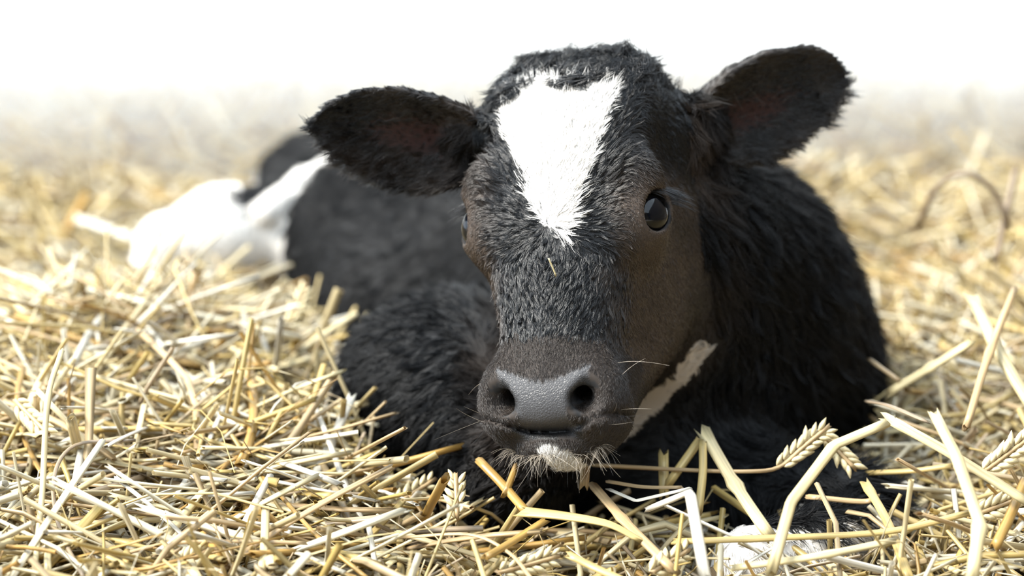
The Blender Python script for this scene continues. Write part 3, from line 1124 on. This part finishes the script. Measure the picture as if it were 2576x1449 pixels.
def bed_hit(px, py, dz=0.0):
    """Where a line of sight meets the straw surface."""
    d = at(px, py, 1.0) - CAM; d = d / np.linalg.norm(d)
    t = .9
    while t < 6:
        p = CAM + d * t
        if p[2] < bed(np.array([p[0]]), np.array([p[1]]))[0] + dz:
            return p
        t += .01
    return None


# haze volume added to fade the back of the pen to white
haze = slab('fade_haze', (-2.55, 1.20, -.10), (1.54, 4.05, 1.6), m_backdrop, kind='stuff')
haze['label'] = 'added haze fading the back of the pen to white'; haze['category'] = 'haze'
m_haze = bpy.data.materials.new('fade_haze'); m_haze.use_nodes = True
nt = m_haze.node_tree; nt.nodes.clear()
vs = node(nt, 'ShaderNodeVolumeScatter'); vs.inputs['Density'].default_value = 1.4; vs.inputs['Color'].default_value = (1, 1, 1, 1)
nt.links.new(vs.outputs[0], node(nt, 'ShaderNodeOutputMaterial').inputs['Volume'])
haze.data.materials.clear(); haze.data.materials.append(m_haze)
scene.cycles.volume_bounces = 6


# ------------------------------------------------------------------ single stalks lying on top
def smooth_path(pts, sub=5):
    pts = np.asarray(pts, float)
    if len(pts) == 2:
        return pts[0] + (pts[1] - pts[0]) * np.linspace(0, 1, 5)[:, None]
    P = np.concatenate([[2 * pts[0] - pts[1]], pts, [2 * pts[-1] - pts[-2]]])
    out = []
    for i in range(1, len(P) - 2):
        for t in np.linspace(0, 1, sub, endpoint=False):
            a, b, c, d = P[i - 1], P[i], P[i + 1], P[i + 2]
            out.append(.5 * (2 * b + (c - a) * t + (2 * a - 5 * b + 4 * c - d) * t * t + (3 * b - a - 3 * c + d) * t ** 3))
    out.append(pts[-1])
    return np.array(out)


def stalk_mesh(name, path, w, flat=.6, node_at=(), taper=1.0, frayed=True, up=None):
    """A hollow stalk: outer and inner wall, swollen nodes, ragged cut ends."""
    path = np.asarray(path)
    K = len(path)
    s = np.linspace(0, 1, K)
    wid = w * (1 + (taper - 1) * s)
    for q in node_at:
        wid = wid * (1 + .35 * np.exp(-((s - q) / .03) ** 2))
    upv = np.array([[0.1, -.6, .8]]) if up is None else np.array([up])
    V, Q, G = sweep(path[None], wid[None], (wid * flat)[None], 8, upv)
    V2, Q2, G2 = sweep(path[None], (wid * .72)[None], (wid * flat * .6)[None], 8, upv)
    if frayed:
        for e, j in ((0, 1), (K - 1, K - 2)):
            d = path[e] - path[j]; d = d / (np.linalg.norm(d) + 1e-9)
            V[e * 8:e * 8 + 8] += d * (rng.random((8, 1)) * w * 2.2)
    nV = len(V)
    Q2 = Q2[:, ::-1] + nV
    r = np.arange(8); r2 = (r + 1) % 8
    e0 = np.stack([r2, r, r + nV, r2 + nV], 1)
    l = (K - 1) * 8
    e1 = np.stack([l + r, l + r2, l + r2 + nV, l + r + nV], 1)
    return fast_mesh(name, np.concatenate([V, V2]), np.concatenate([Q, Q2, e0, e1]), np.concatenate([G, G2]))


def tint_mesh(me, c):
    a = me.attributes.new('tint', 'FLOAT_COLOR', 'POINT')
    n = len(me.vertices)
    a.data.foreach_set('color', np.tile(np.append(c, 1), (n, 1)).astype(np.float32).ravel())


GOLD, CREAM, PALE, OCHRE, TAN, GREY = [.9 * c for c in (srgb(208, 182, 118), srgb(226, 208, 160), srgb(238, 230, 212), srgb(186, 148, 80), srgb(205, 175, 130), srgb(168, 148, 122))]


HERO_AT = []


def hero(label, pts, wpx, colour, flat=.6, nodes=(), taper=1.0, kind='straw_stalk', sharp=False):
    P = [at(*p) for p in pts]
    if sharp:                            # creased stalk: straight runs with tight bends
        path = []
        for a, b in zip(P, P[1:]):
            path += [a + (b - a) * t for t in (.04, .35, .65, .96)]
        path = np.array(path)
    else:
        path = smooth_path(P, 6)
    w = wpx / 2 / 3400 * (1.48 + pts[0][2]) / 1.48
    me = stalk_mesh(kind, path, w, flat, nodes, taper)
    tint_mesh(me, colour)
    me.materials.append(m_straw)
    o = link(bpy.data.objects.new(kind, me))
    o['label'] = label; o['category'] = 'straw'; o['group'] = 'stalks lying over the straw bed'
    HERO_AT.append((path.mean(0), label))
    return o


HEROES = [
    ('thick golden stalk leaning from a node under the jaw', [(1778, 1098, -.02), (1850, 1220, -.06), (1930, 1338, -.10)], 36, CREAM, .4, (.02, .5)),
    ('short stalk slanting down towards the chin from the jaw node', [(1752, 1118, -.01), (1685, 1212, -.03)], 24, GOLD, .6, ()),
    ('narrow upright stalk hanging from the jaw node', [(1768, 1118, -.03), (1768, 1190, -.05), (1758, 1280, -.07)], 22, GOLD, .5, ()),
    ('long bent stalk crossing in front of the folded foreleg', [(2240, 1060, -.10), (2098, 1120, -.12), (1990, 1262, -.15), (1940, 1440, -.19)], 29, CREAM, .5, (.33,), 1.0, True),
    ('broad pale stalk running from the bend to beyond the knee', [(2243, 1058, -.10), (2394, 1143, -.12), (2590, 1266, -.14)], 33, CREAM, .4, (.05,)),
    ('thick upright stalk curving down right of the folded knee', [(2354, 1047, -.14), (2406, 1147, -.17), (2466, 1318, -.21), (2444, 1460, -.24)], 33, CREAM, .5, (.4, .72), 1.0, True),
    ('pale creased stalk standing before the dark forearm', [(1632, 1280, -.12), (1736, 1238, -.16), (1775, 1460, -.22)], 30, PALE, .5, (), 1.0, True),
    ('long level stalk lying across the white sock', [(1705, 1362, -.13), (1928, 1354, -.14), (2227, 1338, -.13), (2430, 1292, -.12)], 20, GOLD, .6, (.3,)),
    ('little stalk lying across the dark knee', [(2040, 1250, -.055), (2167, 1262, -.055), (2203, 1252, -.06)], 17, TAN, .6, (.8,)),
    ('brown-tipped stalk rising in front of the knee', [(2179, 1219, -.06), (2235, 1318, -.11), (2290, 1460, -.17)], 26, GOLD, .55, (.1,)),
    ('upright straw stump under the calf\'s throat', [(1669, 1152, -.01), (1671, 1235, -.03)], 27, GOLD, .5, ()),
    ('grey flat stalk hanging below the white chin', [(1474, 1150, -.03), (1470, 1215, -.05)], 24, TAN, .3, ()),
    ('golden cut stalk pointing up beside the chin', [(1212, 1165, -.05), (1265, 1220, -.07), (1322, 1285, -.10)], 26, OCHRE, .7, (.55,)),
    ('short golden spur standing by the cut stalk', [(1296, 1180, -.06), (1272, 1240, -.08)], 18, OCHRE, .7, ()),
    ('wide flattened golden stalk lying below the chin', [(1322, 1288, -.11), (1420, 1298, -.12), (1530, 1318, -.13), (1604, 1356, -.14)], 36, GOLD, .25, (), .5),
    ('diagonal golden stalk under the flattened one', [(1368, 1312, -.12), (1280, 1368, -.15), (1225, 1400, -.17)], 22, OCHRE, .6, ()),
    ('long tan stalk sloping down from beneath the chin', [(1500, 1230, -.07), (1580, 1320, -.12), (1690, 1430, -.17)], 28, TAN, .5, (.4,)),
    ('thin flat splinter lying level below the throat', [(1535, 1212, -.05), (1620, 1225, -.06), (1712, 1226, -.07)], 12, TAN, .3, ()),
    ('pale splinter folded near the creased stalk', [(1530, 1230, -.07), (1600, 1260, -.09), (1738, 1228, -.10)], 11, PALE, .3, (), 1.0, True),
    ('tall thin pale stalk standing at the edge of the bed', [(154, 888, -.04), (120, 1005, -.07), (106, 1240, -.12), (84, 1460, -.18)], 15, CREAM, .7, (.35,)),
    ('whitish stalk leaning against the near foreleg', [(882, 1005, .06), (826, 1130, .02), (772, 1234, -.02)], 24, PALE, .6, (.5,)),
    ('golden stalk lying against the flank beside the whitish stalk', [(846, 1030, .08), (930, 1150, .03)], 18, GOLD, .6, ()),
    ('bright long stalk sloping down before the hind leg', [(365, 885, .22), (520, 990, .14), (612, 1160, .05)], 28, PALE, .5, (.5,)),
    ('straight golden stalk sloping towards the foreleg', [(596, 785, .36), (660, 880, .28), (748, 1060, .14)], 24, GOLD, .6, (.45,)),
    ('thin tan stalk lying level near the bottom edge', [(282, 1402, -.16), (420, 1368, -.15), (600, 1362, -.15), (768, 1366, -.15)], 12, TAN, .7, ()),
    ('curled grey stem looping over the near straw', [(330, 1108, -.04), (190, 1120, -.05), (136, 1200, -.08), (150, 1330, -.13), (215, 1460, -.19)], 11, GREY, .6, ()),
    ('thin brown stem sloping to the bottom edge', [(628, 1168, -.02), (700, 1240, -.07), (800, 1350, -.13), (930, 1460, -.18)], 12, OCHRE, .7, ()),
    ('orange stem standing up out of focus behind', [(212, 500, 1.02), (150, 610, .98), (108, 690, .95), (78, 800, .9)], 22, srgb(190, 145, 60), .7, (.3,)),
    ('bright stalk lying out of focus behind the orange stem', [(198, 552, .95), (350, 604, .90)], 26, PALE, .6, ()),
    ('long pale stalk lying level before the white hind leg', [(95, 738, .56), (240, 746, .52), (400, 762, .48), (545, 778, .46)], 22, PALE, .6, ()),
    ('slim stalk crossing the thick one by the pen edge', [(2552, 728, .10), (2488, 890, .03), (2432, 1070, -.05)], 19, TAN, .7, (.5,)),
    ('thick yellow stalk sloping down at the edge of the frame', [(2448, 752, .10), (2510, 880, .05), (2600, 1030, .0)], 36, CREAM, .6, (.45,)),
    ('split stalk sticking out beside the shoulder', [(2240, 985, .10), (2340, 925, .09), (2432, 868, .08)], 26, CREAM, .5, (.5,)),
    ('short broken stalk poking at the shoulder', [(2192, 908, .15), (2262, 958, .10)], 14, TAN, .6, (.05,)),
    ('grey husk-wrapped stalk above the long bent one', [(2184, 1010, .02), (2240, 1022, -.02), (2330, 1060, -.05)], 18, GREY, .4, (.1,), .6),
    ('arched grey stem standing out of focus over the bed', [(2312, 560, .50), (2360, 468, .48), (2430, 436, .46), (2500, 482, .46), (2532, 560, .46)], 17, srgb(128, 108, 84), .7, ()),
    ('grey dried stem standing beside the arched one', [(2556, 425, .50), (2535, 520, .48), (2506, 650, .44)], 18, srgb(140, 120, 95), .7, (.2, .5)),
    ('upright pale stalk near the bottom edge', [(668, 1288, -.13), (665, 1370, -.16), (656, 1460, -.20)], 22, CREAM, .6, ()),
    ('yellow stump standing at the bottom edge', [(318, 1396, -.16), (330, 1460, -.19)], 24, GOLD, .5, ()),
    ('stalk rising from the bottom straw towards the husks', [(404, 1368, -.14), (450, 1310, -.11), (530, 1215, -.05)], 24, CREAM, .6, (.4,)),
    ('level golden stalk in the shade beside the knee', [(2190, 1190, .0), (2300, 1184, -.02), (2390, 1172, -.03)], 16, GOLD, .7, ()),
    ('brown stalk leaning out at the frame edge by the husks', [(2576, 1215, -.10), (2540, 1300, -.14), (2506, 1370, -.16)], 26, OCHRE, .6, ()),
    ('thin stalk with a curl running down to the bottom centre', [(1010, 1352, -.10), (1180, 1345, -.13), (1280, 1390, -.16), (1340, 1460, -.19)], 11, TAN, .5, ()),
    ('yellow-brown stalk lying along the bottom centre', [(1440, 1400, -.17), (1500, 1430, -.18), (1570, 1462, -.20)], 24, GOLD, .6, ()),
    ('long pale stalk resting below the knee', [(1850, 1428, -.17), (2050, 1400, -.17), (2240, 1362, -.16)], 22, CREAM, .6, (.6,)),
]
_y = from_head((0, .058, -.052))[1]
HEROES.append(('tiny chaff splinter stuck to the calf\'s nose bridge', [(1381, 652, _y), (1390, 672, _y), (1398, 692, _y)], 5, CREAM, .5, ()))
for hdef in HEROES:
    hero(*hdef[:5], nodes=hdef[5], taper=hdef[6] if len(hdef) > 6 else 1.0, sharp=hdef[7] if len(hdef) > 7 else False)

# loose look-alike stalks on the surface
TONE = [(GOLD, 'golden'), (CREAM, 'cream'), (PALE, 'whitish'), (TAN, 'tan'), (srgb(206, 178, 108), 'golden'), (srgb(224, 206, 162), 'cream'), (OCHRE, 'brownish'), (srgb(230, 219, 190), 'cream')]
protos = []
for i in range(24):
    K = 7
    s = np.linspace(-.5, .5, K)
    Lp = [.10, .14, .18, .22][i % 4]
    b = rng.normal() * .10; kz = rng.normal() * .06; kk = rng.normal() * .22 if i % 3 == 0 else 0
    path = np.stack([s * Lp, (s * s) * b * Lp + np.maximum(s - .12, 0) * kk * Lp, (.25 - s * s) * kz * Lp], 1)
    me = stalk_mesh('loose_straw', path, rng.uniform(.0020, .0044), rng.uniform(.3, .7), (rng.uniform(.2, .8),), rng.uniform(.8, 1.0), up=(0, .2, 1))
    tone, word = TONE[i % 8]
    tint_mesh(me, tone)
    me.materials.append(m_straw)
    protos.append((me, path, word, 'short' if Lp < .12 else ('long' if Lp > .2 else 'cut')))
count = 0
tries = 0
first = {}
while count < 245 and tries < 4000:
    tries += 1
    px = random.uniform(-20, 2596); py = 1449 - 700 * random.random() ** 1.4
    hp = bed_hit(px, py, .004)
    if hp is None:
        continue
    k = random.randrange(24)
    me, path, word, size = protos[k]
    az, el = random.uniform(0, 6.283), random.gauss(0, .30)
    M = np.array((Matrix.Rotation(az, 3, 'Z') @ Matrix.Rotation(el, 3, 'Y')))
    loc = hp + np.array([0, 0, .006 + random.random() * .006])
    if not clear_of_calf((path @ M.T + loc)[None], .006)[0]:
        continue
    if k in first:
        o = first[k].copy()
    else:
        o = bpy.data.objects.new('loose_straw', me); first[k] = o
        o['category'] = 'straw'
    link(o)
    o.location = loc; o.rotation_euler = (0, el, az)
    hc_, near = min(HERO_AT, key=lambda h: float(((h[0] - loc) ** 2).sum()))
    ends = path[[0, -1]] @ M.T + loc - CAM
    sx = (ends @ AX_R) / (ends @ AX_F); sy = (ends @ AX_U) / (ends @ AX_F)
    lean = math.degrees(math.atan2(sy[1] - sy[0], sx[1] - sx[0])) % 180
    pose = 'level' if lean < 18 or lean > 162 else ('steep' if 65 < lean < 115 else ('rising' if lean < 90 else 'falling'))
    rel = (hc_ - CAM) @ AX_R / ((hc_ - CAM) @ AX_F) - sx.mean()
    text = f'{size} {pose} {word} straw {"left" if rel > 0 else "right"} of the {near}'
    o['label'] = text if len(text.split()) <= 16 else f'{size} {pose} {word} straw by {near}'
    o['group'] = 'loose straws on the surface of the bed'
    count += 1
print('LOOSE', count, tries)


# ------------------------------------------------------------------ wheat ears
def spikelet_mesh():
    rings = [(0, .15), (.18, .75), (.42, 1.0), (.68, .75), (.88, .34), (1.0, .05)]
    V, Q = [], []
    for t, r in rings:
        for j in range(6):
            a = j * math.pi / 3
            V.append((math.cos(a) * r * .0037, math.sin(a) * r * .0026 + .0012 * t * t, t * .0135))
    for i in range(len(rings) - 1):
        for j in range(6):
            Q.append((i * 6 + j, i * 6 + (j + 1) % 6, i * 6 + 6 + (j + 1) % 6, i * 6 + 6 + j))
    V = np.array(V)
    me = fast_mesh('spikelet', V, np.array(Q), V * np.array([900, 900, 20]))
    tint_mesh(me, srgb(232, 216, 172))
    me.materials.append(m_straw)
    return me


SPIKE = spikelet_mesh()


def wheat_ear(label, base, tip, stem_from=None, n=18, size=1.0):
    base = at(*base); tip = at(*tip)
    ax_ = tip - base; L = np.linalg.norm(ax_); d = ax_ / L
    root = bpy.data.objects.new('wheat_ear', None); link(root)
    root.location = base
    root['label'] = label; root['category'] = 'wheat ear'; root['group'] = 'wheat ears in the straw'
    pts = [base, base + ax_ * .5, tip]
    if stem_from is not None:
        pts = [at(*p) for p in stem_from] + pts
    me = stalk_mesh('stem', smooth_path(pts, 4) - base, .0016, .9)
    tint_mesh(me, TAN); me.materials.append(m_straw)
    link(bpy.data.objects.new('stem', me), root)
    side = np.cross(d, (0.1, -1, .3)); side /= np.linalg.norm(side)
    front = np.cross(side, d)
    for i in range(n):
        t = i / (n - 1)
        sgn = 1 if i % 2 else -1
        for lay in ((0, 1) if i < n - 2 else (0,)):
            sp = link(bpy.data.objects.new('spikelet', SPIKE), root)
            out = side * sgn * (.9 if lay == 0 else .35) + front * (-.25 if lay == 0 else -.8)
            z = d * .9 + out * .42 + rng.normal(size=3) * .10; z /= np.linalg.norm(z)
            y = out - z * (out @ z); y /= np.linalg.norm(y)
            x = np.cross(y, z)
            M = Matrix(np.stack([x, y, z], 1).tolist()).to_4x4()
            s_ = size * (1 - .35 * abs(t - .4)) * rng.uniform(.9, 1.1)
            M = Matrix.Translation(Vector(d * L * t * .92 + out * .0022)) @ M @ Matrix.Scale(s_, 4)
            sp.matrix_local = M
    return root


wheat_ear('pale wheat ear on a long stem before the dark chest', (1958, 1176, -.04), (2082, 1074, -.03), [(1500, 1170, .0), (1717, 1182, -.03), (1880, 1186, -.05)], 14)
wheat_ear('wheat ear drooping behind the bent stalk by the knee', (2072, 1096, -.02), (2150, 1178, -.03), None, 11)
wheat_ear('bristly whitish wheat ear right of the upright stalk', (2478, 1184, -.09), (2590, 1100, -.08), None, 14, 1.15)
wheat_ear('wheat ear standing upright before the near foreleg', (1150, 1300, -.09), (1146, 1196, -.07), None, 9)
wheat_ear('wheat ear lying over the straw left of the upright one', (960, 1290, -.04), (1090, 1208, -.01), None, 13)
wheat_ear('wheat ear lying where the straw meets the foreleg', (800, 1130, .02), (960, 1190, .0), None, 14)
wheat_ear('chalky wheat ear at the bottom edge of the bed', (410, 1449, -.17), (520, 1385, -.15), None, 13, 1.1)
wheat_ear('out of focus wheat ear by the tall thin stalk', (40, 1010, -.01), (120, 1090, -.04), None, 13)
wheat_ear('wheat ear lying in the straw below the chin', (1260, 1440, -.17), (1400, 1400, -.15), None, 13)
wheat_ear('wheat ear buried under the white pastern', (1640, 1440, -.17), (1730, 1385, -.14), None, 11)
wheat_ear('wheat ear lying near the brown stalk by the frame edge', (2440, 1300, -.12), (2560, 1255, -.11), None, 13)
wheat_ear('wheat ear leaning against the flank out of focus', (720, 830, .32), (770, 720, .36), None, 13)
